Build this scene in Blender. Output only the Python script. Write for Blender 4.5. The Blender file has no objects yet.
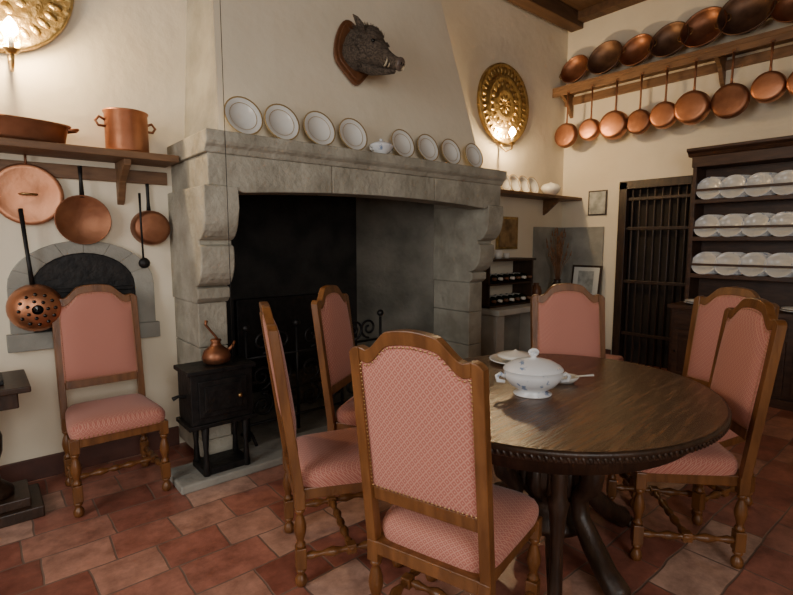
import bpy, math, random
from mathutils import Vector, Matrix, noise
random.seed(7)
pi=math.pi
# ---------------------------------------------------------------- materials
def mat(name,c1,c2=None,rough=.6,metal=0.,scale=6.,bump=0.,bscale=30.,stretch=None,emit=None,spec=None,detail=4):
    m=bpy.data.materials.new(name);m.use_nodes=True;nt=m.node_tree;N=nt.nodes;L=nt.links
    b=N["Principled BSDF"];b.inputs["Roughness"].default_value=rough;b.inputs["Metallic"].default_value=metal
    b.inputs["Base Color"].default_value=(*c1,1)
    if spec is not None: b.inputs["Specular IOR Level"].default_value=spec
    tc=N.new("ShaderNodeTexCoord");mp=N.new("ShaderNodeMapping");L.new(tc.outputs["Object"],mp.inputs[0])
    if stretch: mp.inputs["Scale"].default_value=stretch
    if c2:
        n=N.new("ShaderNodeTexNoise");n.inputs["Scale"].default_value=scale;n.inputs["Detail"].default_value=detail
        L.new(mp.outputs[0],n.inputs["Vector"])
        r=N.new("ShaderNodeValToRGB");r.color_ramp.elements[0].position=.35;r.color_ramp.elements[1].position=.65
        r.color_ramp.elements[0].color=(*c1,1);r.color_ramp.elements[1].color=(*c2,1)
        L.new(n.outputs["Fac"],r.inputs[0]);L.new(r.outputs[0],b.inputs["Base Color"])
    if bump:
        n2=N.new("ShaderNodeTexNoise");n2.inputs["Scale"].default_value=bscale;n2.inputs["Detail"].default_value=5
        L.new(mp.outputs[0],n2.inputs["Vector"])
        bp=N.new("ShaderNodeBump");bp.inputs["Strength"].default_value=bump;bp.inputs["Distance"].default_value=.02
        L.new(n2.outputs["Fac"],bp.inputs["Height"]);L.new(bp.outputs[0],b.inputs["Normal"])
    if emit:
        b.inputs["Emission Color"].default_value=(*emit[0],1);b.inputs["Emission Strength"].default_value=emit[1]
    return m
plaster=mat("plaster_cream",(.75,.66,.50),(.84,.76,.60),rough=.9,scale=1.1,bump=.3,bscale=8,detail=7)
stone=mat("mantel_stone",(.27,.25,.195),(.42,.395,.32),rough=.85,scale=5,bump=.6,bscale=25,detail=7)
stoneg=mat("grey_stone",(.24,.235,.205),(.35,.34,.295),rough=.85,scale=4,bump=.4,bscale=20)
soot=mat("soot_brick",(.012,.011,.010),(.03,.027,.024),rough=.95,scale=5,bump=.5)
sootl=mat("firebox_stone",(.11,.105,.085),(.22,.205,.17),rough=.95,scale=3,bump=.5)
logm=mat("charred_log",(.03,.022,.017),(.08,.06,.045),rough=.95,scale=14,bump=.8)
oak=mat("chair_wood",(.115,.043,.012),(.195,.078,.023),rough=.34,scale=7,stretch=(4,4,.7),bump=.08)
shelfw=mat("shelf_wood",(.125,.062,.028),(.19,.098,.045),rough=.55,scale=6,stretch=(1,6,6),bump=.15)
shelfy=mat("shelf_wood_pale",(.15,.075,.033),(.22,.115,.052),rough=.55,scale=6,stretch=(6,1,6),bump=.15)
darkw=mat("dark_walnut",(.022,.012,.007),(.045,.022,.012),rough=.38,scale=6,stretch=(5,5,1),bump=.15)
dressw=mat("dresser_wood",(.04,.017,.009),(.075,.033,.017),rough=.45,scale=6,stretch=(5,1,5),bump=.12)
ceilw=mat("ceiling_wood",(.075,.036,.015),(.12,.06,.027),rough=.7,scale=4,stretch=(.6,5,5),bump=.2)
iron=mat("black_iron",(.012,.012,.013),(.025,.023,.022),rough=.5,metal=.6,scale=20,bump=.2)
copper=mat("copper",(.42,.17,.085),(.56,.26,.145),rough=.40,metal=.88,scale=5,bump=.12,bscale=14)
copperd=mat("copper_aged",(.20,.08,.042),(.34,.15,.08),rough=.46,metal=.82,scale=6,bump=.14,bscale=14)
coppin=mat("copper_tinned_inside",(.11,.06,.04),(.21,.12,.075),rough=.5,metal=.8,scale=8)
brass=mat("brass",(.34,.23,.09),(.50,.36,.15),rough=.38,metal=.9,scale=14,bump=.6,bscale=28)
brassn=mat("brass_nail",(.36,.22,.09),rough=.4,metal=.9)
china=mat("white_china",(.74,.73,.68),rough=.18)
chinaB=mat("blue_sprig_china",(.80,.81,.82),rough=.15)
gold=mat("gilt_rim",(.42,.29,.12),rough=.4,metal=.3)
bulbm=mat("bulb_glow",(1,.8,.5),emit=((1,.72,.38),170))
candle=mat("candle_sleeve",(.8,.74,.6),rough=.6)
boarm=mat("boar_fur",(.05,.036,.026),(.18,.135,.10),rough=.75,scale=22,stretch=(1,4,4),bump=1.0,bscale=60)
boarsn=mat("boar_snout",(.09,.065,.052),(.15,.11,.09),rough=.45,scale=20,bump=.3)
ivory=mat("tusk_ivory",(.45,.38,.26),rough=.4)
black=mat("gloss_black",(.005,.005,.005),rough=.15)
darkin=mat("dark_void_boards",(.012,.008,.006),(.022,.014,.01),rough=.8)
plaqw=mat("plaque_wood",(.11,.042,.018),(.17,.07,.03),rough=.4,scale=8,stretch=(4,1,1))
glassg=mat("bottle_glass",(.01,.015,.008),rough=.15)
label=mat("paper_label",(.75,.72,.64),rough=.8)
straw=mat("dried_stalks",(.20,.09,.045),(.30,.16,.08),rough=.9)
terrabase=mat("baseboard_red",(.07,.028,.02),(.12,.045,.03),rough=.6,scale=5)
grey=mat("art_print",(.27,.28,.25),(.5,.5,.45),rough=.7,scale=12)
paint=mat("old_painting",(.12,.07,.03),(.36,.23,.1),rough=.6,scale=9)
whitep=mat("white_limestone",(.42,.40,.34),(.54,.51,.45),rough=.8,scale=4)
mount=mat("picture_mount",(.66,.66,.6),rough=.8)
nt=chinaB.node_tree;N=nt.nodes;L=nt.links;b=N["Principled BSDF"]
tc=N.new("ShaderNodeTexCoord");v=N.new("ShaderNodeTexNoise");v.inputs["Scale"].default_value=26;v.inputs["Detail"].default_value=4
r=N.new("ShaderNodeValToRGB");r.color_ramp.elements[0].position=.60;r.color_ramp.elements[0].color=(.78,.80,.82,1);r.color_ramp.elements[1].position=.68;r.color_ramp.elements[1].color=(.22,.31,.48,1)
L.new(tc.outputs["Object"],v.inputs["Vector"]);L.new(v.outputs["Fac"],r.inputs[0]);L.new(r.outputs[0],b.inputs["Base Color"])
# fabric : small diamond lattice
def fabric():
    m=bpy.data.materials.new("rose_lattice_fabric");m.use_nodes=True;nt=m.node_tree;N=nt.nodes;L=nt.links
    b=N["Principled BSDF"];b.inputs["Roughness"].default_value=.85
    b.inputs["Sheen Weight"].default_value=.15
    tc=N.new("ShaderNodeTexCoord");sp=N.new("ShaderNodeSeparateXYZ");L.new(tc.outputs["Object"],sp.inputs[0])
    def mth(op,a,c=None,v=None):
        n=N.new("ShaderNodeMath");n.operation=op;L.new(a,n.inputs[0])
        if c is not None:L.new(c,n.inputs[1])
        if v is not None:n.inputs[1].default_value=v
        return n.outputs[0]
    xz=mth('ADD',sp.outputs[0],sp.outputs[2])
    k=2*pi/.023
    u=mth('MULTIPLY',mth('ADD',sp.outputs[1],xz),v=k*.5);w=mth('MULTIPLY',mth('SUBTRACT',sp.outputs[1],xz),v=k*.5)
    s1=mth('ABSOLUTE',mth('SINE',u));s2=mth('ABSOLUTE',mth('SINE',w))
    mn=mth('MINIMUM',s1,s2)
    r=N.new("ShaderNodeValToRGB");e=r.color_ramp.elements
    e[0].position=.1;e[0].color=(.54,.27,.20,1);e[1].position=.45;e[1].color=(.43,.15,.115,1)
    x=r.color_ramp.elements.new(.85);x.color=(.39,.12,.09,1);x=r.color_ramp.elements.new(.97);x.color=(.55,.29,.22,1)
    L.new(mn,r.inputs[0]);L.new(r.outputs[0],b.inputs["Base Color"])
    return m
fab=fabric()
# tiles
def tiles():
    m=bpy.data.materials.new("terracotta_tiles");m.use_nodes=True;nt=m.node_tree;N=nt.nodes;L=nt.links
    b=N["Principled BSDF"]
    tc=N.new("ShaderNodeTexCoord");mp=N.new("ShaderNodeMapping");mp.inputs["Location"].default_value=(.13,.07,0)
    L.new(tc.outputs["Object"],mp.inputs[0])
    wn=N.new("ShaderNodeTexNoise");wn.inputs["Scale"].default_value=3.5;L.new(mp.outputs[0],wn.inputs["Vector"])
    vm=N.new("ShaderNodeVectorMath");vm.operation='MULTIPLY_ADD';vm.inputs[1].default_value=(.035,.035,0);L.new(wn.outputs["Color"],vm.inputs[0]);L.new(mp.outputs[0],vm.inputs[2])
    br=N.new("ShaderNodeTexBrick");br.inputs["Scale"].default_value=1;br.offset=.42;br.squash=1.35;br.squash_frequency=3
    br.inputs["Brick Width"].default_value=.27;br.inputs["Row Height"].default_value=.225
    br.inputs["Mortar Size"].default_value=.005;br.inputs["Mortar Smooth"].default_value=.4;br.inputs["Bias"].default_value=0
    br.inputs["Color1"].default_value=(0,0,0,1);br.inputs["Color2"].default_value=(1,1,1,1);br.inputs["Mortar"].default_value=(.5,.5,.5,1)
    L.new(vm.outputs[0],br.inputs["Vector"])
    r=N.new("ShaderNodeValToRGB");e=r.color_ramp.elements
    e[0].position=0;e[0].color=(.23,.075,.052,1);e[1].position=1;e[1].color=(.60,.40,.31,1)
    for p,c in((.25,(.34,.125,.088)),(.55,(.42,.175,.125)),(.8,(.50,.26,.19))):
        x=e.new(p);x.color=(*c,1)
    L.new(br.outputs["Color"],r.inputs[0])
    n=N.new("ShaderNodeTexNoise");n.inputs["Scale"].default_value=8;n.inputs["Detail"].default_value=9;n.inputs["Roughness"].default_value=.7;L.new(tc.outputs["Object"],n.inputs["Vector"])
    mx=N.new("ShaderNodeMix");mx.data_type='RGBA';mx.blend_type='MULTIPLY';mx.inputs[0].default_value=.9
    nr=N.new("ShaderNodeValToRGB");nr.color_ramp.elements[0].position=.34;nr.color_ramp.elements[0].color=(.5,.45,.43,1);nr.color_ramp.elements[1].position=.66;nr.color_ramp.elements[1].color=(1.2,1.18,1.16,1)
    L.new(n.outputs["Fac"],nr.inputs[0]);L.new(r.outputs[0],mx.inputs[6]);L.new(nr.outputs[0],mx.inputs[7])
    mo=N.new("ShaderNodeMix");mo.data_type='RGBA';L.new(br.outputs["Fac"],mo.inputs[0]);L.new(mx.outputs[2],mo.inputs[6]);mo.inputs[7].default_value=(.20,.13,.10,1)
    L.new(mo.outputs[2],b.inputs["Base Color"])
    rr=N.new("ShaderNodeMapRange");rr.inputs[3].default_value=.2;rr.inputs[4].default_value=.46;L.new(n.outputs["Fac"],rr.inputs[0]);L.new(rr.outputs[0],b.inputs["Roughness"])
    bp=N.new("ShaderNodeBump");bp.inputs["Strength"].default_value=.5;bp.inputs["Distance"].default_value=.006;bp.invert=True
    L.new(br.outputs["Fac"],bp.inputs["Height"])
    bp2=N.new("ShaderNodeBump");bp2.inputs["Strength"].default_value=.2;bp2.inputs["Distance"].default_value=.01
    L.new(n.outputs["Fac"],bp2.inputs["Height"]);L.new(bp.outputs[0],bp2.inputs["Normal"]);L.new(bp2.outputs[0],b.inputs["Normal"])
    return m
tile=tiles()
tabw=mat("table_top_wood",(.06,.028,.013),(.145,.073,.034),rough=.27,scale=5,stretch=(1,9,9),bump=.12,bscale=12)

# ---------------------------------------------------------------- mesh builder
class MB:
    def __init__(s): s.v=[];s.f=[];s.m=[];s.sm=[];s.mats=[]
    def mi(s,m):
        if m not in s.mats:s.mats.append(m)
        return s.mats.index(m)
    def add(s,vs,fs,m,T=None,smooth=False):
        o=len(s.v);k=s.mi(m)
        for p in vs:
            p=Vector(p)
            s.v.append(T@p if T else p)
        for f in fs: s.f.append([i+o for i in f]);s.m.append(k);s.sm.append(smooth)
    def box(s,x0,y0,z0,x1,y1,z1,m,T=None):
        vs=[(x0,y0,z0),(x1,y0,z0),(x1,y1,z0),(x0,y1,z0),(x0,y0,z1),(x1,y0,z1),(x1,y1,z1),(x0,y1,z1)]
        s.add(vs,[(0,3,2,1),(4,5,6,7),(0,1,5,4),(1,2,6,5),(2,3,7,6),(3,0,4,7)],m,T)
    def lathe(s,prof,m,T=None,seg=24,sx=1,sy=1,cap=True):
        vs=[];fs=[];n=len(prof)
        for r,z in prof:
            for i in range(seg):
                a=2*pi*i/seg;vs.append((r*math.cos(a)*sx,r*math.sin(a)*sy,z))
        for j in range(n-1):
            for i in range(seg):
                k=(i+1)%seg;fs.append((j*seg+i,j*seg+k,(j+1)*seg+k,(j+1)*seg+i))
        if cap:
            fs.append(tuple(range(seg))[::-1]);fs.append(tuple((n-1)*seg+i for i in range(seg)))
        s.add(vs,fs,m,T,True)
    def tube(s,pts,r,m,T=None,seg=8,flat=1.0):
        pts=[Vector(p) for p in pts];n=len(pts)
        rs=r if isinstance(r,(list,tuple)) else [r]*n
        vs=[];fs=[];up=None
        for i,p in enumerate(pts):
            d=(pts[min(i+1,n-1)]-pts[max(i-1,0)]).normalized()
            if up is None:
                up=Vector((0,0,1)) if abs(d.z)<.9 else Vector((1,0,0))
            a=d.cross(up)
            if a.length<1e-4:a=d.orthogonal()
            a.normalize();bb=a.cross(d).normalized();up=bb
            for k in range(seg):
                t=2*pi*k/seg;vs.append(p+a*math.cos(t)*rs[i]+bb*math.sin(t)*rs[i]*flat)
        for j in range(n-1):
            for k in range(seg):
                q=(k+1)%seg;fs.append((j*seg+k,j*seg+q,(j+1)*seg+q,(j+1)*seg+k))
        fs.append(tuple(range(seg))[::-1]);fs.append(tuple((n-1)*seg+i for i in range(seg)))
        s.add(vs,fs,m,T,True)
    def ball(s,c,r,m,T=None,seg=12,sc=(1,1,1)):
        vs=[];fs=[];h=seg//2
        for j in range(h+1):
            a=pi*j/h
            for i in range(seg):
                t=2*pi*i/seg;vs.append((c[0]+r*sc[0]*math.sin(a)*math.cos(t),c[1]+r*sc[1]*math.sin(a)*math.sin(t),c[2]+r*sc[2]*math.cos(a)))
        for j in range(h):
            for i in range(seg):
                k=(i+1)%seg;fs.append((j*seg+i,(j+1)*seg+i,(j+1)*seg+k,j*seg+k))
        s.add(vs,fs,m,T,True)
    def prism(s,poly,x0,x1,m,T=None,axis=0,smooth=False):
        def mk(a,p):
            if axis==0:return(a,p[0],p[1])
            if axis==1:return(p[0],a,p[1])
            return(p[0],p[1],a)
        n=len(poly);vs=[mk(x0,p) for p in poly]+[mk(x1,p) for p in poly]
        fs=[tuple(range(n)),tuple(range(2*n-1,n-1,-1))]
        s.add(vs,fs,m,T,False)
        o=len(s.v)-2*n;k=s.mi(m)
        for i in range(n):
            j=(i+1)%n;s.f.append([o+i,o+n+i,o+n+j,o+j]);s.m.append(k);s.sm.append(smooth)
    def grid(s,fn,nu,nv,m,T=None,smooth=True):
        vs=[fn(i/nu,j/nv) for j in range(nv+1) for i in range(nu+1)]
        fs=[(j*(nu+1)+i,j*(nu+1)+i+1,(j+1)*(nu+1)+i+1,(j+1)*(nu+1)+i) for j in range(nv) for i in range(nu)]
        s.add(vs,fs,m,T,smooth)
    def mesh(s,name):
        me=bpy.data.meshes.new(name);me.from_pydata([tuple(p) for p in s.v],[],s.f)
        for m in s.mats:me.materials.append(m)
        for i,p in enumerate(me.polygons):p.material_index=s.m[i];p.use_smooth=s.sm[i]
        me.validate();me.update()
        import bmesh
        bm=bmesh.new();bm.from_mesh(me);bmesh.ops.recalc_face_normals(bm,faces=bm.faces);bm.to_mesh(me);bm.free()
        return me
    def obj(s,name,loc=(0,0,0),rz=0,bevel=0,parent=None,me=None):
        me=me or s.mesh(name);o=bpy.data.objects.new(name,me);bpy.context.collection.objects.link(o)
        o.location=loc;o.rotation_euler=(0,0,rz)
        if bevel:
            b=o.modifiers.new("bevel","BEVEL");b.width=bevel;b.segments=2;b.limit_method='ANGLE';b.angle_limit=math.radians(50)
        if parent:o.parent=parent
        return o
def FR(o,x,y,z):
    x,y,z=Vector(x).normalized(),Vector(y).normalized(),Vector(z).normalized()
    return Matrix(((x.x,y.x,z.x,o[0]),(x.y,y.y,z.y,o[1]),(x.z,y.z,z.z,o[2]),(0,0,0,1)))
def BW(x,y,z): return FR((x,y,z),(1,0,0),(0,0,1),(0,-1,0))     # facing room from back wall
def RW(x,y,z): return FR((x,y,z),(0,-1,0),(0,0,1),(-1,0,0))    # facing room from right wall
def TR(*p): return Matrix.Translation(p)
RX=lambda a:Matrix.Rotation(a,4,'X');RY=lambda a:Matrix.Rotation(a,4,'Y');RZ=lambda a:Matrix.Rotation(a,4,'Z')

YB=3.55;XR=5.70;XL=-2.0;YF=-2.4;H=4.07
# ---------------------------------------------------------------- room
m=MB();m.box(XL-.2,YF-.2,-.1,XR+.5,4.5,0,tile);m.obj("floor")
m=MB();m.box(XL-.2,YF-.2,H,XR+.2,4.4,H+.15,ceilw)
for i in range(6):
    y=YF+.35+i*1.08;m.box(XL,y,H-.16,XR,y+.16,H,ceilw)
m.box(XL,YB-.14,H-.10,XR,YB,H,ceilw);m.box(XR-.14,YF,H-.10,XR,YB-.14,H,ceilw)
m.obj("ceiling",bevel=.008)
m=MB()
m.box(XL-.2,YB,0,1.15,YB+.25,H,plaster);m.box(3.50,YB,0,XR+.2,YB+.25,H,plaster);m.box(1.15,YB,1.92,3.50,YB+.25,H,plaster)
m.obj("wall_back")
m=MB()
dy0,dy1,dz=2.02,2.76,2.02
m.box(XR,YF-.2,0,XR+.2,dy0,H,plaster);m.box(XR,dy1,0,XR+.2,YB,H,plaster);m.box(XR,dy0,dz,XR+.2,dy1,H,plaster)
m.obj("wall_right")
def winwall(name,axis,pos,t,a0,a1,w0,w1,z0,z1):
    m=MB()
    def bx(p,q,r,s):
        if axis=='x':m.box(min(pos,pos+t),p,r,max(pos,pos+t),q,s,plaster)
        else:m.box(p,min(pos,pos+t),r,q,max(pos,pos+t),s,plaster)
    bx(a0,w0,0,H);bx(w1,a1,0,H);bx(w0,w1,0,z0);bx(w0,w1,z1,H);m.obj(name)
winwall("wall_left",'x',XL,-.2,YF-.2,YB,.6,2.1,1.0,3.0)
winwall("wall_front",'y',YF,-.2,XL,XR,-1.4,.6,1.1,3.3)
def window(name,axis,pos,w0,w1,z0,z1):
    m=MB();t=.05
    def bx(p,q,r,s):
        if axis=='x':m.box(pos-.12,p,r,pos-.07,q,s,shelfw)
        else:m.box(p,pos-.12,r,q,pos-.07,s,shelfw)
    bx(w0,w0+t,z0,z1);bx(w1-t,w1,z0,z1);bx(w0,w1,z0,z0+t);bx(w0,w1,z1-t,z1)
    c=(w0+w1)/2;bx(c-.03,c+.03,z0,z1)
    for k in(1,2):
        z=z0+(z1-z0)*k/3;bx(w0,w1,z-.012,z+.012)
    m.obj(name)
window("window_1",'x',XL,.6,2.1,1.0,3.0);window("window_2",'y',YF,-1.4,.6,1.1,3.3)
m=MB();m.box(XL,YB-.02,0,.995,YB,.13,terrabase);m.obj("baseboard_back",bevel=.004)
m=MB();m.box(XR-.02,dy1+.07,0,XR,YB,.13,terrabase);m.box(XR-.02,YF,0,XR,.50,.13,terrabase);m.obj("baseboard_right",bevel=.004)

# iron-barred door in the right wall
m=MB()
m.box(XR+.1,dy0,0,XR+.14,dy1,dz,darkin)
m.box(XR-.03,dy0-.015,0,XR+.06,dy0+.04,dz+.05,darkw);m.box(XR-.03,dy1-.04,0,XR+.06,dy1+.05,dz+.05,darkw);m.box(XR-.03,dy0-.015,dz-.03,XR+.06,dy1+.05,dz+.06,darkw)
for i in range(8):
    y=dy0+.09+i*(dy1-dy0-.18)/7;m.tube([(XR+.02,y,.0),(XR+.02,y,dz)],.010,darkw)
for z in(.35,.95,1.55,1.88): m.box(XR,dy0+.03,z-.018,XR+.035,dy1-.03,z+.018,darkw)
m.obj("door_1",bevel=.004)

# ---------------------------------------------------------------- fireplace
m=MB()
def corbel(x0,x1):
    p=[(YB+.0,1.72),(2.86,1.72),(2.86,1.60)]
    for i in range(7):
        a=i/6*pi/2;p.append((2.86+.13*(1-math.cos(a)),1.60-.19*math.sin(a)))
    p+=[(2.99,1.385),(2.955,1.375),(2.95,1.33)]
    for i in range(7):
        a=i/6*pi/2;p.append((2.95+.13*(1-math.cos(a)),1.30-.17*math.sin(a)))
    p+=[(3.04,1.12),(3.04,1.06),(3.08,1.03),(YB,1.03)]
    m.prism(p,x0,x1,stone)
    for z0,z1 in((.16,.44),(.444,.75),(.754,1.028)): m.box(x0+.01,3.08,z0,x1-.01,YB,z1,stone)
    m.prism([(YB,.05),(3.04,.05),(3.04,.11),(3.08,.158),(YB,.158)],x0-.0,x1+.0,stone)
corbel(1.0,1.2);corbel(3.45,3.65)
def soff(x): 
    t=(x-2.325)/1.125
    return 1.73-.045*t*t
for a,b_ in((1.03,1.85),(1.854,2.80),(2.804,3.62)):
    xs=[a+(b_-a)*i/8 for i in range(9)]
    poly=[(a,1.90)]+[(x,soff(x) if 1.2<x<3.45 else 1.72) for x in xs]+[(b_,1.90)]
    m.prism(poly,2.87,3.08,stone,axis=1)
m.box(1.03,3.08,1.72,1.2,YB,1.9,stone);m.box(3.45,3.08,1.72,3.62,YB,1.9,stone)
m.prism([(YB,1.90),(2.865,1.90),(2.85,1.93),(2.83,1.945),(2.82,1.96),(2.82,2.02),(YB,2.02)],1.01,3.64,stone)
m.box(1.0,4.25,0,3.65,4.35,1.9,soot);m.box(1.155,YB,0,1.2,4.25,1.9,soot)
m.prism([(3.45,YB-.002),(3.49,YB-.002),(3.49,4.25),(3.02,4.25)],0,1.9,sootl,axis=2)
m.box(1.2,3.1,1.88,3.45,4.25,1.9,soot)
m.box(1.7,4.18,0,2.6,4.25,.9,iron)
m.obj("stone_fireplace",bevel=.009)
m=MB();m.box(.78,2.78,0,3.75,3.08,.05,stoneg);m.box(1.2,3.08,0,3.45,4.25,.05,sootl);m.obj("hearth_slab",bevel=.01)
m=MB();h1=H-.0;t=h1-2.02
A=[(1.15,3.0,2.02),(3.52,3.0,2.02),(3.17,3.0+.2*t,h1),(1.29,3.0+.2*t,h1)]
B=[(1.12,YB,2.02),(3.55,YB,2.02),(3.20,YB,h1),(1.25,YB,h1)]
m.add(A+B,[(0,1,2,3),(1,5,6,2)],plaster);m.add(A+B,[(4,0,3,7)],stoneg);m.add(A+B,[(4,5,1,0),(3,2,6,7),(5,4,7,6)],plaster);m.obj("chimney_hood")  # left side face in darker grey stone, its shade put into the colour
m=MB();m.tube([(1.107,2.80,H),(1.107,2.80,2.4),(1.107,2.80,1.2),(1.105,2.80,.70)],.002,iron,seg=6);m.obj("hanging_cable")

# ---------------------------------------------------------------- dishes
def plate_prof(r):
    return [(.0,.004),(r*.6,.004),(r*.66,.012),(r*.93,.02)],[(r*.93,.02),(r,.023),(r,.018),(r*.93,.015)],[(r*.93,.015),(r*.64,.003),(.0,.0)]
def plate(m,T,r,rim=gold,body=china,sx=1):
    T=T or Matrix.Identity(4)
    a,b_,c=plate_prof(r)
    m.lathe(a,body,T,28,sx=sx,cap=False);m.lathe(b_,rim,T,28,sx=sx,cap=False);m.lathe(c,body,T,28,sx=sx,cap=False)
    if rim is gold:m.lathe([(r*.68,.0135),(r*.71,.0145)],rim,T@TR(0,0,.0008),28,sx=sx,cap=False)
for i,(x,r) in enumerate(((1.275,.12),(1.525,.12),(1.795,.12),(2.065,.118),(2.52,.112),(2.78,.112),(3.04,.11),(3.32,.11))):
    m=MB();T=FR((0,0,0),(1,0,0),(0,.26,.966),(0,-.966,.26))
    plate(m,T@TR(0,0,0),r);m.obj("mantel_plate",loc=(x,2.945,2.022+r*.966))
m=MB();m.lathe([(.0,0),(.035,0),(.04,.01),(.07,.03),(.085,.06),(.088,.065),(.07,.08),(.03,.095),(.01,.1),(.014,.112),(0,.118)],chinaB,seg=24,sx=1.05,cap=False)
m.tube([(-.08,0,.05),(-.105,0,.06),(-.10,0,.035),(-.07,0,.03)],.006,china);m.tube([(.08,0,.05),(.105,0,.06),(.10,0,.035),(.07,0,.03)],.006,china)
m.obj("lidded_bowl",loc=(2.29,2.90,2.02))

# ---------------------------------------------------------------- boar
pm=MB()
sh=[]
for i in range(40):
    t=i/40*2*pi
    x=math.sin(t);z=math.cos(t)
    w=.155*(1+.10*math.cos(3*t)) ;hh=.225*(1+.08*math.cos(4*t))
    sh.append((x*w,z*hh))
PT=FR((2.195,3.128,2.76),(1,0,0),(0,.196,.98),(0,-.98,.196))
emp=bpy.data.objects.new("boar_head_trophy",None);bpy.context.collection.objects.link(emp)
pm.prism(sh,.0,.025,plaqw,PT,axis=2);pm.prism([(x*.86,z*.88) for x,z in sh],.025,.04,plaqw,PT,axis=2)
pm.obj("plaque",bevel=.006,parent=emp)
bm_=MB()
rings=[(-.02,.0,.115,.145),(.04,.01,.125,.15),(.10,.025,.122,.145),(.15,.035,.112,.125),(.19,.03,.098,.105),(.23,.012,.08,.085),(.275,-.008,.062,.066),(.32,-.022,.051,.053),(.365,-.03,.044,.045),(.40,-.032,.043,.042),(.412,-.032,.046,.045),(.42,-.032,.040,.040)]
f_=Vector((.30,-.90,-.30)).normalized();s_=Vector((0,0,1)).cross(f_).normalized();u_=f_.cross(s_)
HT=FR((2.20,3.09,2.765),f_,s_,u_)
seg=28;vs=[];fs=[]
for k,(x,cz,ry,rz) in enumerate(rings):
    for i in range(seg):
        a=2*pi*i/seg;yy=math.cos(a);zz=math.sin(a)
        w=ry*(1+.14*max(0,-zz)*(1 if x<.2 else 0));hgt=rz*(1+.12*max(0,zz)**6*(1 if x<.16 else 0))
        n=noise.noise(Vector((x*30,yy*4,zz*4)))*.008*(1 if k<9 else .2)
        vs.append((x,yy*(w+n),cz+zz*(hgt+n)))
for k in range(len(rings)-1):
    for i in range(seg):
        j=(i+1)%seg;fs.append((k*seg+i,k*seg+j,(k+1)*seg+j,(k+1)*seg+i))
fs.append(tuple((len(rings)-1)*seg+i for i in range(seg)))
bm_.add(vs,fs,boarm,HT,True)
bm_.lathe([(.0,.004),(.036,.004),(.044,-.004),(.046,-.016),(.042,-.024)],boarsn,HT@TR(.424,0,-.032)@RY(pi/2),20,cap=False)
for s in(-1,1):
    bm_.ball((.428,s*.015,-.03),.009,black,HT,10,(.5,1,1.2))
    bm_.ball((.20,s*.078,.072),.0155,black,HT,12)
    bm_.tube([(.17,s*.075,.10),(.20,s*.084,.098),(.23,s*.075,.085)],[.008,.014,.006],boarm,HT)
    bm_.tube([(.10,s*.085,.11),(.09,s*.115,.15),(.065,s*.14,.18),(.04,s*.155,.20)],[.030,.040,.026,.003],boarm,HT,10,.45)
    bm_.tube([(.108,s*.11,.14),(.092,s*.132,.165),(.07,s*.145,.185)],[.018,.02,.004],boarsn,HT,8,.35)
    bm_.tube([(.315,s*.04,-.07),(.335,s*.058,-.06),(.343,s*.063,-.035),(.335,s*.061,-.012)],[.008,.0075,.006,.001],ivory,HT,8)
    bm_.tube([(.345,s*.036,-.07),(.36,s*.050,-.055),(.362,s*.053,-.04)],[.006,.005,.001],ivory,HT,8)
bm_.tube([(.10,0,-.085),(.18,0,-.10),(.26,0,-.098),(.32,0,-.092),(.372,0,-.085),(.385,0,-.08)],[.07,.062,.045,.034,.024,.008],boarm,HT,14,.6)
for i in range(150):
    x=random.uniform(-.02,.19);y=random.gauss(0,.025);z=.03+.142*(1-(max(0,x-.05)/.2)**2*.35)
    bm_.tube([(x,y,z-.02),(x-.02,y*1.3,z+random.uniform(.012,.03))],[.004,.0006],boarm,HT,4)
for i in range(220):
    a=random.uniform(-pi*.1,pi*1.1) if i%2 else random.uniform(pi,2*pi);x=random.uniform(.0,.15)
    y=math.cos(a)*.125;z=.02+math.sin(a)*.145
    bm_.tube([(x,y*.95,z*.95),(x-.03,y*1.1,z*1.1)],[.004,.0006],boarm,HT,4)
bm_.obj("head",parent=emp)

# ---------------------------------------------------------------- brass sconces
def sconce(name,cx,cz,lx,lz,R=.42):
    m=MB();T=BW(cx,YB-.005,cz)
    pr=[(.0,.03),(R*.28,.035),(R*.34,.05),(R*.4,.03),(R*.60,.034),(R*.66,.05),(R*.71,.03),(R*.93,.035),(R*.97,.048),(R,.03),(R,.0)]
    m.lathe(pr,brass,T,56,cap=False)
    for k in range(36):
        a=2*pi*k/36;m.ball((0,0,0),.034,brass,T@RZ(a)@TR(R*.82,0,.031),8,(1.15,.62,.3))
    for k in range(18):
        a=2*pi*k/18;m.ball((0,0,0),.034,brass,T@RZ(a)@TR(R*.50,0,.03),8,(1.15,.8,.3))
    for k in range(10):
        a=2*pi*k/10;m.ball((0,0,0),.03,brass,T@RZ(a)@TR(R*.16,0,.031),8,(1.3,.6,.35))
    yw=YB-.05;yl=YB-.18
    m.tube([(lx,yw,lz-.14),(lx,yw-.05,lz-.19),(lx,yl,lz-.17),(lx,yl,lz-.11)],.009,brass)
    m.lathe([(.0,-.02),(.02,-.02),(.035,0),(.038,.006),(.0,.006)],brass,TR(lx,yl,lz-.11),16,cap=False)
    m.lathe([(.012,0),(.012,.06)],candle,TR(lx,yl,lz-.105),12)
    m.lathe([(.008,0),(.028,.02),(.036,.042),(.026,.072),(.005,.10)],bulbm,TR(lx,yl,lz-.045),14)
    m.tube([(lx,YB-.02,lz-.10),(lx,yw,lz-.14)],.012,brass)
    m.obj(name)
    l=bpy.data.lights.new("sconce_light","POINT");l.energy=38;l.color=(1,.70,.38);l.shadow_soft_size=.03
    o=bpy.data.objects.new("sconce_light",l);bpy.context.collection.objects.link(o);o.location=(lx,yl+.075,lz+.01)
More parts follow.
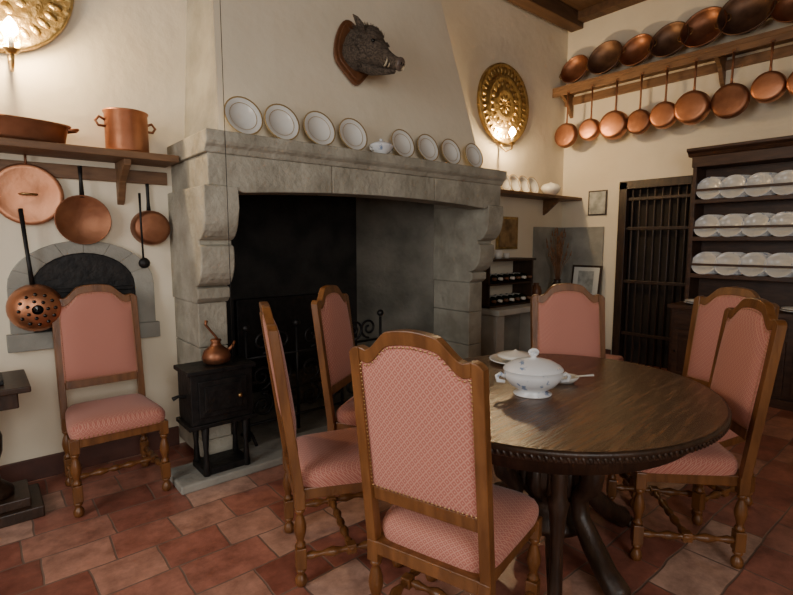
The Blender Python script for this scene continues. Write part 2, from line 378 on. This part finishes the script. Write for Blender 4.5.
sconce("brass_wall_sconce",.12,2.83,.22,2.50);sconce("brass_wall_sconce",4.47,2.87,4.42,2.55)

# ---------------------------------------------------------------- shelves
m=MB();m.box(-1.6,3.26,1.885,.998,YB,1.925,shelfw)
for x in(-1.2,-.25,.72):
    m.prism([(YB,1.885),(3.30,1.885),(3.31,1.85),(3.45,1.77),(3.52,1.65),(YB,1.63)],x-.02,x+.02,shelfw)
m.box(-1.6,YB-.025,1.77,.998,YB,1.85,shelfw)
m.obj("wall_shelf",bevel=.004)
m=MB();m.box(5.40,-.6,3.17,XR,YB-.002,3.215,shelfy);m.box(XR-.03,-.6,3.05,XR,YB-.002,3.14,shelfy);m.box(5.40,-.6,3.11,5.425,YB-.002,3.17,shelfy)
for y in(3.46,1.84,.3):
    m.prism([(XR,3.17),(5.44,3.17),(5.45,3.13),(5.58,3.06),(5.66,2.93),(XR,2.90)],y-.02,y+.02,shelfy,axis=1)
m.obj("wall_shelf",bevel=.004)
m=MB();m.box(3.66,3.28,1.90,XR-.002,YB,1.935,shelfw)
for x in(4.2,5.3): m.prism([(YB,1.90),(3.32,1.90),(3.5,1.75),(YB,1.72)],x-.018,x+.018,shelfw)
m.obj("wall_shelf",bevel=.004)

# ---------------------------------------------------------------- copper pans
def saucepan(r,d,hl,body=copper,hm=copperd):
    m=MB()
    m.lathe([(r*.96,.012),(r*.94,.0),(r,.0),(r*1.0,.004),(r*.97,d*.75),(r*.9,d*.95),(r*.75,d),(0,d)],body,None,32,cap=False)
    m.lathe([(r*.95,.0),(r*.9,d*.8),(0,d*.9)],coppin,None,28,cap=False)
    m.tube([(0,r*.95,.012),(0,r+.05,.008),(0,r+hl*.6,.006),(0,r+hl-.02,.006)],[.014,.010,.010,.012],hm,None,8,.6)
    pts=[(.014*math.cos(a),r+hl+.014*math.sin(a)-.01,.006) for a in [2*pi*i/12 for i in range(13)]]
    m.tube(pts,.004,hm,None,6)
    for s in(-1,1):m.ball((s*.012,r*.95,.02),.006,hm,None,6)
    return m
def bowl(r,d,body=copper):
    m=MB()
    m.lathe([(0,0),(r*.5,.004),(r*.8,d*.35),(r*.95,d*.8),(r,d),(r*1.04,d+.004),(r*1.04,d-.006)],coppin if body is copperd else copperd,None,36,cap=False)
    m.lathe([(r*1.04,d-.006),(r*.98,d-.01),(r*.83,d*.3),(r*.5,-.008),(0,-.01)],body,None,36,cap=False)
    pts=[(r*1.0+ .03*math.sin(a),.04*math.cos(a),d*.8) for a in [pi*i/8 for i in range(9)]]
    m.tube(pts,.006,brassn,None,6);m.tube([(-x,y,z) for x,y,z in pts],.006,brassn,None,6)
    return m
def place(m,name,T,bevel=0):
    o=m.obj(name);o.matrix_world=T;return o
row=[(3.33,.14,2.635),(3.03,.12,2.65),(2.75,.15,2.65),(2.49,.125,2.64),(2.24,.13,2.66),(1.98,.155,2.68),(1.67,.155,2.68),(1.38,.13,2.735),(1.12,.13,2.72),(.8,.15,2.7)]
for i,(y,r,z) in enumerate(row):
    m=saucepan(r,.06+.02*(i%3),3.13-z-r,copper if i%3 else copperd,copperd)
    place(m,"hanging_copper_saucepan",RW(5.395,y,z))
bows=[(3.34,.165,.09),(2.97,.19,.10),(2.62,.17,.10),(2.29,.18,.10),(1.98,.195,.11),(1.63,.22,.12),(1.26,.18,.11),(.85,.2,.11)]
for i,(y,r,d) in enumerate(bows):
    m=bowl(r,d,copperd if i%2 else copper)
    T=FR((5.60,y,3.222+r*.98),(0,-1,0),(.33,0,.944),(-.944,0,.33))@RZ(.2)
    place(m,"copper_bowl",T)
m=MB();r=.17
m.lathe([(0,.02),(r*.3,.022),(r*.85,.012),(r*.95,.018),(r,.01),(r,.0)],copper,None,36,cap=False);m.tube([(-.04,0,.02),(-.03,0,.05),(.03,0,.05),(.04,0,.02)],.006,brassn)
m.tube([(.0,r*.95,.008),(0,r+.05,.006)],.006,copperd);place(m,"copper_lid",BW(.25,YB-.03,1.665))
m=MB();r=.145
m.lathe([(0,.012),(r*.9,.014),(r*.97,.024),(r,.024),(r,.01),(r*.9,.0)],copperd,None,36,cap=False)
m.tube([(0,r*.9,.014),(0,r+.1,.01),(0,r+.17,.008)],[.014,.009,.012],iron,None,8,.5);place(m,"copper_frying_pan",BW(.505,YB-.05,1.53))
m=saucepan(.112,.10,.22,copperd,iron);place(m,"copper_saucepan",BW(.875,YB-.012,1.49))
m=MB();m.tube([(0,.24,.0),(0,.1,.0),(0,-.16,.01)],[.008,.006,.006],iron,None,8,.5)
m.ball((0,-.19,.03),.034,iron,None,12,(1,1,.7));place(m,"iron_ladle",BW(.80,YB-.13,1.46))
m=MB();r=.135
m.lathe([(r*.97,.0),(r,.0),(r,.01),(r*.97,.05),(r*.8,.10),(r*.45,.125),(r*.2,.13)],copper,None,32,cap=False)
m.lathe([(r*.95,.0),(r*.9,.05),(r*.6,.1),(0,.115)],black,None,24,cap=False)
for ring_,nn in((.35,7),(.62,12)):
    for k in range(nn):
        a=2*pi*k/nn;rr=r*ring_;zz=.13 if ring_<.5 else .117
        m.ball((rr*math.cos(a),rr*math.sin(a),zz),.010,black,None,8,(1,1,.4))
m.tube([(0,r*.95,.02),(0,r+.12,.01),(0,r+.42,.008)],[.013,.010,.011],iron,None,8,.6)
place(m,"copper_colander",BW(.24,YB-.075,1.03)@RZ(.06))
m=MB();m.lathe([(0,0),(.108,0),(.116,.012),(.116,.225),(.122,.232),(.122,.24),(.114,.238)],copper,None,36,cap=False)
m.lathe([(.114,.235),(.11,.02),(0,.016)],coppin,None,32,cap=False)
for s in(-1,1):m.tube([(s*.113,0,.18),(s*.145,0,.195),(s*.165,0,.17),(s*.15,0,.145),(s*.115,0,.145)],.008,copperd)
m.obj("copper_stockpot",loc=(.745,3.40,1.926),rz=.1)
m=MB();m.lathe([(0,0),(.20,0),(.23,.02),(.245,.11),(.255,.115),(.255,.105)],copperd,None,40,sx=1.35,sy=.52,cap=False)
m.lathe([(.235,.112),(.22,.02),(0,.012)],coppin,None,40,sx=1.35,sy=.52,cap=False)
for s in(-1,1):m.tube([(s*.32,-.04,.09),(s*.37,-.03,.10),(s*.37,.03,.10),(s*.32,.04,.09)],.008,copperd)
m.obj("copper_fish_kettle",loc=(.12,3.40,1.926))

# ---------------------------------------------------------------- bread oven
m=MB()
def arc(R1,zc,x0,x1,zb,n=16):
    cx=(x0+x1)/2;w=(x1-x0)/2;pts=[]
    for i in range(n+1):
        a=pi*i/n;pts.append((cx-w*math.cos(a),zc+R1*math.sin(a)))
    return pts
out_=arc(.27,1.14,.12,.88,0);inn=arc(.205,1.13,.23,.77,0)
for k in range(8):
    i0,i1=k*2,k*2+2
    poly=[out_[i0],out_[i0+1],out_[i1],inn[i1],inn[i0+1],inn[i0]]
    m.prism(poly,YB-.035,YB,stoneg,axis=1)
m.box(.12,YB-.035,.88,.23,YB,1.14,stoneg);m.box(.77,YB-.035,.88,.88,YB,1.14,stoneg);m.box(.10,YB-.05,.78,.90,YB,.88,stoneg)
m.prism([(.23,.88)]+inn+[(.77,.88)],YB-.02,YB,iron,axis=1)
m.box(.24,YB-.03,1.10,.76,YB-.015,1.125,iron);m.tube([(.66,YB-.03,1.04),(.66,YB-.06,1.04),(.70,YB-.06,1.04)],.008,iron)
m.obj("bread_oven",bevel=.006)

# ---------------------------------------------------------------- chairs
W=.222
def topz(y):
    t=min(1,abs(y)/W)
    if t<.32:return 1.152-.008*(t/.32)**2
    if t<.74:
        s=(t-.32)/.42;return 1.144-.066*(s*s*(3-2*s))
    s=(t-.74)/.26;return 1.078+.010*math.sin(pi*s*.8)-.018*s**3
def lean(v):
    x,y,z=v
    if z>.46:x-=.12*(z-.46)+.04*(z-.46)**2
    return(x,y,z)
def chair_mesh():
    m=MB()
    def cols(ys,lo,hi,x0,x1,mm):
        n=len(ys);vs=[]
        for y in ys:
            for (x,z) in((x0,lo(y)),(x1,lo(y)),(x1,hi(y)),(x0,hi(y))):vs.append(lean((x,y,z)))
        fs=[(0,1,2,3),tuple((n-1)*4+i for i in(3,2,1,0))]
        for i in range(n-1):
            for k in range(4):
                q=(k+1)%4;fs.append((i*4+k,(i+1)*4+k,(i+1)*4+q,i*4+q))
        m.add(vs,fs,mm)
    def rng(a,b,n):return[a+(b-a)*i/n for i in range(n+1)]
    e=.036
    for s in(-1,1):
        ys=sorted([s*(W-e),s*W])
        cols(rng(ys[0],ys[1],4),lambda y:.40,topz,-.019,.019,oak)
    cols(rng(-W+e,W-e,30),lambda y:topz(y)-.045,topz,-.017,.017,oak)
    cols(rng(-W+e,W-e,4),lambda y:.565,lambda y:.612,-.015,.015,oak)
    zb=.605;Wi=W-.032
    def up(sgn,base,dome):
        def fn(u,v):
            uu=2*u-1;y=uu*Wi;zt=topz(y)-.041;z=zb+(zt-zb)*v
            d=base+dome*(1-abs(uu)**5)*(1-abs(2*v-1)**7)
            return lean((sgn*d,y,z))
        m.grid(fn,26,22,fab)
    up(1,.012,.022);up(-1,.010,.010)
    def nail(x,y,z,sg):
        r=.0036;c=lean((x,y,z))
        vs=[(c[0],c[1]-r,c[2]-r),(c[0],c[1]+r,c[2]-r),(c[0],c[1]+r,c[2]+r),(c[0],c[1]-r,c[2]+r),(c[0]+sg*.004,c[1],c[2])]
        m.add(vs,[(0,1,4),(1,2,4),(2,3,4),(3,0,4)],brassn)
    for sg in(1,-1):
        x=sg*.0185
        k=32
        for i in range(k):
            z=zb+.012+(1.015-zb)*i/(k-1)
            for s in(-1,1):nail(x,s*(Wi-.005),min(z,topz(Wi)-.05),sg)
        for i in range(26):
            y=-Wi+.01+(2*Wi-.02)*i/25
            nail(x,y,zb+.012,sg);nail(x,y,topz(y)-.051,sg)
    xf=.445
    def wy(x):return .198+.035*(x/xf)
    m.prism([(-.02,-wy(0)),(xf-.01,-wy(xf)+.012),(xf-.01,wy(xf)-.012),(-.02,wy(0))],.365,.412,oak,axis=2)
    lay=[(.41,1.0),(.435,1.025),(.455,1.02),(.472,.985),(.484,.92),(.492,.80),(.497,.55),(.499,.2)]
    vs=[];nn=48
    for z,s in lay:
        for i in range(nn):
            a=2*pi*i/nn;c=math.cos(a);q=math.sin(a)
            ee=.28;cx=math.copysign(abs(c)**ee,c);cy=math.copysign(abs(q)**ee,q)
            X=.5*(cx*s)+.5;X=X*(xf-.005)+.005
            vs.append((X,cy*s*wy(X),z))
    fs=[]
    for j in range(len(lay)-1):
        for i in range(nn):
            k=(i+1)%nn;fs.append((j*nn+i,j*nn+k,(j+1)*nn+k,(j+1)*nn+i))
    fs.append(tuple((len(lay)-1)*nn+i for i in range(nn)))
    m.add(vs,fs,fab,None,True)
    for i in range(22):
        y=-.21+.42*i/21
        r=.004;m.add([(xf+.008,y-r,.419-r),(xf+.008,y+r,.419-r),(xf+.008,y+r,.419+r),(xf+.008,y-r,.419+r),(xf+.013,y,.419)],[(0,1,4),(1,2,4),(2,3,4),(3,0,4)],brassn)
    prof=[(.014,0),(.022,.006),(.026,.022),(.022,.04),(.014,.05),(.013,.058),(.021,.066),(.021,.074),(.014,.08)]
    prof2=[(.016,.168),(.021,.175),(.021,.183),(.013,.192),(.016,.205),(.024,.235),(.026,.255),(.020,.285),(.013,.305),(.012,.312),(.020,.32),(.020,.328),(.015,.335)]
    legs=[(.0,-.2),(.0,.2),(xf-.03,-.212),(xf-.03,.212)]
    for x,y in legs:
        T=TR(x,y,0);m.lathe(prof,oak,T,16);m.lathe(prof2,oak,T,16)
        m.box(-.0215,-.0215,.08,.0215,.0215,.168,oak,T);m.box(-.0215,-.0215,.335,.0215,.0215,.41,oak,T)
    def stretch(p,q):
        p=Vector(p);q=Vector(q);P=[];R_=[]
        rr=[.012,.012,.018,.012,.010,.016,.021,.016,.010,.018,.018,.010,.016,.021,.016,.010,.012,.018,.012,.012]
        for i,r in enumerate(rr):P.append(p+(q-p)*i/(len(rr)-1));R_.append(r)
        m.tube(P,R_,oak,None,12)
    z=.124
    for s in(-1,1):stretch((.0,s*.2,z),(xf-.03,s*.212,z))
    stretch((.21,-.2,z),(.21,.2,z));m.box(.19,-.222,z-.02,.23,-.182,z+.02,oak);m.box(.19,.182,z-.02,.23,.222,z+.02,oak)
    return m.mesh("dining_chair")
cm=chair_mesh()
def chair(x,y,deg):
    o=bpy.data.objects.new("dining_chair",cm);bpy.context.collection.objects.link(o);o.location=(x,y,0);o.rotation_euler=(0,0,math.radians(deg))
    b=o.modifiers.new("bevel","BEVEL");b.width=.004;b.segments=2;b.limit_method='ANGLE';b.angle_limit=math.radians(55)
    return o
chair(.525,3.32,-90)
chair(1.025,1.07,17)
chair(1.0,1.90,-21)
chair(1.61,2.38,-57)
chair(2.67,1.57,231.5)
chair(2.58,.735,131)
chair(3.12,.93,164)

# ---------------------------------------------------------------- table
m=MB();a_,b_=.745,.66;zt=.75;n=96
def ell(k,off,z,sc=0):
    t=2*pi*k/n;return((a_+off)*math.cos(t),(b_+off)*math.sin(t),z)
prof=[(-.03,zt-.045),(-.012,zt-.042),(-.004,zt-.034),(-.010,zt-.026),(-.002,zt-.018),(0,zt-.008),(-.006,zt-.001),(-.012,zt)]
vs=[ell(k,o,z) for o,z in prof for k in range(n)];fs=[]
for j in range(len(prof)-1):
    for k in range(n):
        q=(k+1)%n;fs.append((j*n+k,j*n+q,(j+1)*n+q,(j+1)*n+k))
fs.append(tuple(range(n))[::-1]);m.add(vs,fs,darkw,None,True)
m.add([ell(k,-.012,zt) for k in range(n)],[tuple(range(n))],tabw)
for k in range(190):
    t=2*pi*k/190;x,y=(a_-.006)*math.cos(t),(b_-.006)*math.sin(t)
    ang=math.atan2(y/b_**2,x/a_**2)
    m.ball((0,0,0),.011,darkw,TR(x,y,zt-.027)@RZ(ang)@RX(.5),6,(.6,.7,1.4))
vs=[];fs=[]
for o,z in((-.10,zt-.045),(-.10,zt-.12),(-.12,zt-.12),(-.12,zt-.045)):
    vs+= [ell(k,o,z) for k in range(n)]
for j in range(3):
    for k in range(n):
        q=(k+1)%n;fs.append((j*n+k,j*n+q,(j+1)*n+q,(j+1)*n+k))
m.add(vs,fs,darkw,None,True)
m.lathe([(.16,.13),(.17,.16),(.10,.20),(.085,.24),(.12,.29),(.15,.35),(.14,.42),(.085,.48),(.08,.52),(.13,.56),(.16,.60),(.20,.64),(.22,.705)],darkw,None,28)
for k in range(12):
    t=2*pi*k/12;m.tube([(.09*math.cos(t),.09*math.sin(t),.25),(.145*math.cos(t),.145*math.sin(t),.33),(.14*math.cos(t),.14*math.sin(t),.42),(.09*math.cos(t),.09*math.sin(t),.48)],[.01,.028,.022,.008],darkw,None,8)
for k in range(4):
    t=pi/4+k*pi/2+.35;T=RZ(t)
    m.tube([(.10,0,.60),(.20,0,.585),(.27,0,.50),(.25,0,.40),(.19,0,.33),(.20,0,.24),(.28,0,.16),(.36,0,.09),(.43,0,.05),(.46,0,.045)],[.035,.045,.05,.045,.036,.04,.045,.046,.05,.03],darkw,T,12)
    pts=[];
    for i in range(22):
        aa=i*.42;rr=.06*(1-i/24);pts.append((.245+rr*math.cos(aa),0,.50+rr*math.sin(aa)))
    m.tube(pts,[.016]*22,darkw,T,8)
    for q in(-.03,0,.03):m.ball((.47,q,.025),.027,darkw,T,10,(1.3,.7,.9))
    m.box(.05,-.03,.585,.50,.03,.705,darkw,T)
for ang in(math.radians(210),math.radians(30)):
    T2=RZ(ang)@TR(.50,0,0)
    m.lathe([(.03,0),(.036,.01),(.04,.04),(.026,.07),(.03,.09),(.026,.12),(.022,.3),(.03,.42),(.038,.47),(.026,.50),(.03,.54),(.03,.70)],darkw,T2,16)
    m.box(-.4,-.025,.09,.0,.025,.14,darkw,T2)
m.obj("oval_dining_table",loc=(1.95,1.22,0),rz=.09)

# table ware
m=MB();sx=1.05;sy=.9
m.lathe([(0,0),(.075,0),(.078,.006),(.05,.014),(.055,.022),(.09,.042),(.112,.07),(.118,.092),(.113,.105),(.121,.11)],chinaB,None,40,sx=sx,sy=sy,cap=False)
m.lathe([(.121,.11),(.119,.116),(.108,.128),(.078,.145),(.04,.156),(.012,.16),(.010,.166),(.02,.174),(.02,.182),(.01,.19),(0,.191)],chinaB,None,40,sx=sx,sy=sy,cap=False)
for s in(-1,1):m.tube([(s*.118,0,.075),(s*.14,0,.09),(s*.155,0,.08),(s*.15,0,.06),(s*.12,0,.055)],[.007,.009,.009,.009,.007],chinaB,None,10)
pt=[(.02*math.cos(a),0,.18+.016*math.sin(a)) for a in[pi*i/8 for i in range(9)]];m.tube(pt,.005,chinaB,None,8)
m.obj("soup_tureen",loc=(1.79,1.225,.751),rz=-.7)
m=MB();plate(m,None,.14,chinaB,china);m.lathe([(0,.02),(.06,.02),(.09,.03),(.10,.042),(.08,.05),(.03,.06),(.012,.066),(0,.074)],china,None,28,cap=False);m.obj("covered_serving_dish",loc=(2.20,1.62,.751))
m=MB();m.lathe([(0,.0),(.035,0),(.05,.018),(.056,.03),(.052,.03),(.04,.014),(0,.01)],china,None,24,sx=1.2,cap=False)
m.tube([(.05,0,.03),(.09,.0,.035),(.13,0,.04)],[.007,.006,.009],china,None,8,.6);m.obj("china_ladle_dish",loc=(2.06,1.24,.751),rz=-.9)

# ---------------------------------------------------------------- dresser
D=bpy.data.objects.new("plate_dresser",None);bpy.context.collection.objects.link(D)
m=MB();y1=1.96;y0=.55
m.box(5.12,y0,.06,XR-.005,y1,.77,dressw);m.box(5.08,y0-.03,.77,XR-.005,y1+.03,.805,dressw);m.box(5.10,y0-.015,0,XR-.005,y1+.015,.075,dressw)
nd=3;w=(y1-y0)/nd
for i in range(nd):
    a=y0+i*w+.03;c=a+w-.06
    m.box(5.105,a,.60,5.12,c,.74,dressw);m.box(5.10,a+.03,.625,5.105,c-.03,.715,dressw);m.ball((5.085,(a+c)/2,.67),.016,iron)
    m.box(5.105,a,.11,5.12,c,.57,dressw)
    m.box(5.095,a,.11,5.105,a+.05,.57,dressw);m.box(5.095,c-.05,.11,5.105,c,.57,dressw);m.box(5.095,a+.05,.11,5.105,c-.05,.16,dressw);m.box(5.095,a+.05,.52,5.105,c-.05,.57,dressw)
    m.box(5.098,a+.09,.2,5.106,c-.09,.48,dressw);m.ball((5.085,c-.025,.36),.012,iron)
m.obj("base_cabinet",bevel=.005,parent=D)
m=MB()
m.box(XR-.03,y0,.805,XR-.006,y1,2.22,dressw)
for y in(y0,y1-.035):
    m.box(5.42,y,.805,XR-.006,y+.035,2.2,dressw)
for z in(1.08,1.44,1.80):
    m.box(5.43,y0,z-.022,XR-.006,y1,z,dressw);m.box(5.422,y0+.03,z+.09,5.436,y1-.03,z+.112,dressw);m.box(5.42,y0+.03,z-.03,5.43,y1-.03,z+.012,dressw)
m.box(5.41,y0-.01,2.12,XR-.006,y1+.01,2.22,dressw)
m.prism([(XR-.006,2.22),(5.40,2.22),(5.38,2.25),(5.34,2.27),(5.34,2.295),(XR-.006,2.295)],y0-.04,y1+.04,dressw,axis=1)
m.obj("plate_rack",bevel=.004,parent=D)
for z,r in((1.08,.115),(1.44,.115),(1.80,.115)):
    m=MB();y=y1-.14
    while y>y0+.16:
        for q in range(5):
            T=FR((5.475+q*.02,y-q*.014,z+r*.95),(0,-1,0),(.30,0,.954),(-.954,0,.30))
            plate(m,T,r,chinaB,china)
        y-=.20
    m.obj("china_plate_row",parent=D)
m=MB()
for y,rr in((1.78,.13),(1.4,.15),(1.02,.13)):
    plate(m,TR(5.28,y,.806),rr,chinaB);plate(m,TR(5.28,y,.822),rr*.93,chinaB)
m.obj("serving_plates",parent=D)

# ---------------------------------------------------------------- corner right of the fireplace
m=MB();m.box(3.95,3.12,.66,XR-.002,YB-.002,.72,whitep)
m.box(4.0,3.18,0,4.12,YB-.002,.66,whitep);m.box(4.85,3.18,0,4.97,YB-.002,.66,whitep);m.box(5.55,3.18,0,XR-.03,YB-.002,.66,whitep);m.box(4.0,YB-.03,0,XR-.03,YB-.002,.66,stoneg)
m.obj("stone_counter",bevel=.006)
m=MB();m.box(5.10,YB-.02,.722,XR-.002,YB,1.58,stoneg);m.box(XR-.02,2.98,.722,XR,YB-.02,1.58,stoneg);m.obj("trim_1",bevel=.003)
m=MB();m.box(3.98,3.28,.722,4.0,YB-.005,1.22,darkw);m.box(4.72,3.28,.722,4.74,YB-.005,1.22,darkw);m.box(3.98,3.26,1.20,4.76,YB-.005,1.225,darkw);m.box(3.98,3.28,.95,4.74,YB-.005,.97,darkw);m.box(3.98,3.28,.722,4.74,YB-.005,.742,darkw)
m.obj("wine_rack",bevel=.003)
m=MB()
for zz in(.79,1.02):
    for i in range(7):
        x=4.05+i*.10
        T=FR((x,3.50,zz),(1,0,0),(0,0,1),(0,-1,0))
        m.lathe([(0,0),(.036,0),(.038,.01),(.038,.15),(.03,.18),(.014,.20),(.014,.25),(0,.25)],glassg,T,14,cap=False)
        m.lathe([(.0385,.03),(.0385,.12)],label,T,14,cap=False);m.lathe([(.0145,.21),(.016,.255),(0,.256)],label if i%2 else plaqw,T,12,cap=False)
m.obj("wine_bottles")
m=MB()
for x,hh,rr in((4.10,.07,.035),(4.22,.09,.045),(4.36,.06,.035)):
    m.lathe([(0,0),(rr*.7,0),(rr,hh*.3),(rr,hh),(rr*.9,hh),(rr*.85,hh*.3),(0,.01)],china,TR(x,3.36,1.226),18,cap=False)
    m.tube([(x+rr,3.36,1.226+hh*.8),(x+rr+.022,3.36,1.226+hh*.65),(x+rr,3.36,1.226+hh*.35)],.004,china)
m.obj("china_cups")
m=MB();m.lathe([(0,0),(.05,0),(.06,.02),(.065,.12),(.05,.17),(.03,.19),(.034,.21)],plaqw,None,20,cap=False);m.tube([(.05,0,.16),(.09,0,.14),(.062,0,.07)],.008,plaqw);m.obj("stoneware_jug",loc=(4.92,3.36,.721))
m=MB();m.box(4.40,YB-.035,1.32,4.76,YB-.002,1.68,brass);m.box(4.425,YB-.04,1.345,4.735,YB-.03,1.655,paint);m.obj("framed_painting",bevel=.003)
m=MB()
T=RW(XR-.002,3.075,1.86);m.box(-.115,-.145,0,.115,.145,.015,darkw,T);m.box(-.10,-.13,.014,.10,.13,.018,grey,T);m.obj("framed_print",bevel=.002)
m=MB()
T=FR((XR-.085,3.15,.722),(0,-1,0),(.14,0,.99),(-.99,0,.14));m.box(-.19,0,0,.19,.40,.02,darkw,T);m.box(-.165,.025,.018,.165,.375,.023,mount,T);m.box(-.10,.07,.022,.10,.33,.026,grey,T);m.obj("framed_print",bevel=.002)
m=MB();m.lathe([(0,0),(.05,0),(.055,.01),(.075,.07),(.08,.12),(.06,.18),(.035,.21),(.045,.235)],darkw,None,20,cap=False)
for i in range(46):
    a=random.uniform(0,2*pi);s=random.uniform(.02,.17);hh=random.uniform(.45,.80)
    p=[(.015*math.cos(a),.015*math.sin(a),.2),(s*.4*math.cos(a),s*.4*math.sin(a),.2+hh*.4),(s*math.cos(a),s*math.sin(a)*.8,hh)]
    m.tube(p,[.003,.003,.002],straw,None,5);m.tube([p[2],(p[2][0]*1.1,p[2][1]*1.1,hh+.06)],[.011,.002],straw,None,6)
m.obj("vase_of_dried_stalks",loc=(5.32,3.34,.722))
m=MB()
for i in range(6):
    x=4.10+i*.17
    plate(m,FR((x,YB-.07,1.937+.105*.95),(1,0,0),(0,.3,.954),(0,-.954,.3)),.105,gold)
m.obj("china_plate_row")
m=MB();m.lathe([(0,0),(.05,0),(.10,.05),(.12,.10),(.115,.10),(.09,.05),(0,.02)],china,None,28,cap=False);m.lathe([(.11,.10),(.09,.13),(.02,.15),(0,.165)],china,None,28,cap=False);m.obj("china_bowl",loc=(5.22,3.41,1.936))

# ---------------------------------------------------------------- cast iron stove box + copper jug
m=MB()
m.box(.86,2.80,.37,1.22,3.03,.66,iron);m.box(.84,2.785,.66,1.24,3.035,.685,iron);m.box(.84,2.79,.345,1.24,3.035,.37,iron)
m.box(.90,2.788,.41,1.18,2.80,.62,iron);m.box(.93,2.782,.44,1.15,2.79,.59,iron);m.ball((1.13,2.77,.51),.013,brassn)
for x in(.94,1.18):
    for y in(2.83,3.0):m.tube([(x,y,.35),(x*1.0,y,.2),(x,y,.051)],[.026,.014,.022],iron)
m.box(.92,2.82,.051,1.20,3.02,.09,iron)
m.tube([(.86,2.9,.52),(.82,2.9,.53),(.79,2.9,.52)],[.012,.009,.014],iron);m.tube([(1.22,2.9,.52),(1.26,2.9,.53),(1.29,2.9,.52)],[.012,.009,.014],iron)
m.obj("cast_iron_stove",bevel=.005)
m=MB();m.lathe([(0,0),(.05,0),(.075,.015),(.082,.045),(.068,.08),(.035,.105),(.025,.125),(.032,.14),(.028,.145),(0,.15)],copperd,None,28,cap=False)
m.tube([(.02,0,.12),(.0,0,.16),(-.03,0,.20),(-.055,0,.235),(-.05,0,.26)],[.008,.007,.007,.008,.011],copperd)
m.tube([(.06,0,.06),(.10,0,.09),(.115,0,.12)],[.016,.010,.007],copperd)
m.obj("copper_jug",loc=(1.05,2.91,.686))

# ---------------------------------------------------------------- wrought iron fire screen
m=MB();Y=3.16
def scroll(cx,cz,r,d,turns=1.6,ph=0):
    pts=[]
    for i in range(26):
        a=ph+d*i/25*turns*2*pi;rr=r*(1-.8*i/25);pts.append((cx+rr*math.cos(a),Y,cz+rr*math.sin(a)))
    m.tube(pts,.010,iron,None,6)
for x in(1.34,1.72,2.10,2.48):m.tube([(x,Y,.05),(x,Y,.80)],.011,iron);m.ball((x,Y,.83),.028,iron)
for z in(.16,.62):m.tube([(1.30,Y,z),(2.52,Y,z)],.010,iron)
for x in(1.53,1.91,2.29):
    for s in(-1,1):
        scroll(x+s*.085,.28,.085,s,1.5,pi/2);scroll(x+s*.085,.48,.085,-s,1.5,-pi/2);scroll(x+s*.07,.72,.08,-s,1.5,-pi/2)
for x in(1.34,2.48):m.tube([(x,Y-.12,.056),(x,Y-.06,.10),(x,Y,.12),(x,Y+.06,.10),(x,Y+.12,.056)],.011,iron)
m.obj("wrought_iron_firescreen")
m=MB()
for i,(x,y,z,l,a) in enumerate(((2.1,3.65,.126,.6,.1),(2.15,3.8,.126,.62,-.15),(2.12,3.72,.25,.55,.25))):
    T=TR(x,y,z)@RZ(a);m.tube([(-l/2,0,0),(0,.01,.0),(l/2,0,0)],[.07,.075,.068],logm,T,12)
m.obj("fireplace_logs")

# ---------------------------------------------------------------- side console at the left edge
m=MB();m.box(-.75,2.93,.68,.16,3.36,.71,darkw);m.box(-.70,2.97,.60,.11,3.32,.68,darkw)
lp=[(.10,.11),(.10,.14),(.05,.19),(.04,.26),(.065,.34),(.07,.42),(.045,.50),(.05,.55),(.08,.6)]
m.lathe(lp,darkw,TR(-.03,3.18,0),20);m.lathe(lp,darkw,TR(-.58,3.18,0),20)
m.box(-.74,3.02,0,.18,3.34,.06,darkw);m.box(-.70,3.05,.06,.13,3.31,.11,darkw);m.obj("console_table",bevel=.006)
m=MB();m.box(-.16,3.03,.711,.06,3.22,.735,iron);m.lathe([(.05,0),(.04,.03),(.012,.05),(.012,.07),(.03,.08),(0,.085)],brass,TR(-.04,3.12,.735),18);m.obj("letter_scale",bevel=.003)
m=MB();m.box(-.2,-.2,.36,.2,.2,.40,oak)
m.prism([(-.21,-.21),(.21,-.21),(.21,.21),(-.21,.21)],.40,.47,fab,axis=2)
for x in(-.17,.17):
    for y in(-.17,.17):m.lathe([(.02,0),(.024,.03),(.014,.06),(.022,.18),(.014,.28),(.024,.36)],oak,TR(x,y,0),12)
m.obj("upholstered_stool",loc=(3.78,2.05,0),rz=.2,bevel=.02)

# ---------------------------------------------------------------- light
def area(name,loc,rot,sx,sy,e,col):
    l=bpy.data.lights.new(name,"AREA");l.shape='RECTANGLE';l.size=sx;l.size_y=sy;l.energy=e;l.color=col
    o=bpy.data.objects.new(name,l);bpy.context.collection.objects.link(o);o.location=loc;o.rotation_euler=rot
area("daylight_window_front",(-.4,YF-.22,2.2),(pi/2,0,0),1.95,2.15,95,(1,.97,.93))
area("daylight_window_left",(XL-.22,1.35,2.0),(pi/2,0,-pi/2),1.45,1.95,75,(1,.97,.93))
w=bpy.data.worlds.new("world");bpy.context.scene.world=w;w.use_nodes=True;bg=w.node_tree.nodes["Background"];bg.inputs[0].default_value=(.85,.9,1,1);bg.inputs[1].default_value=.5
# ---------------------------------------------------------------- camera
c=bpy.data.cameras.new("camera");o=bpy.data.objects.new("camera",c);bpy.context.collection.objects.link(o)
c.sensor_width=36;c.lens=500/793*36;c.clip_start=.05
o.location=(0,0,1.4);o.rotation_euler=(pi/2-math.atan(55.5/500),0,-math.radians(40))
bpy.context.scene.camera=o
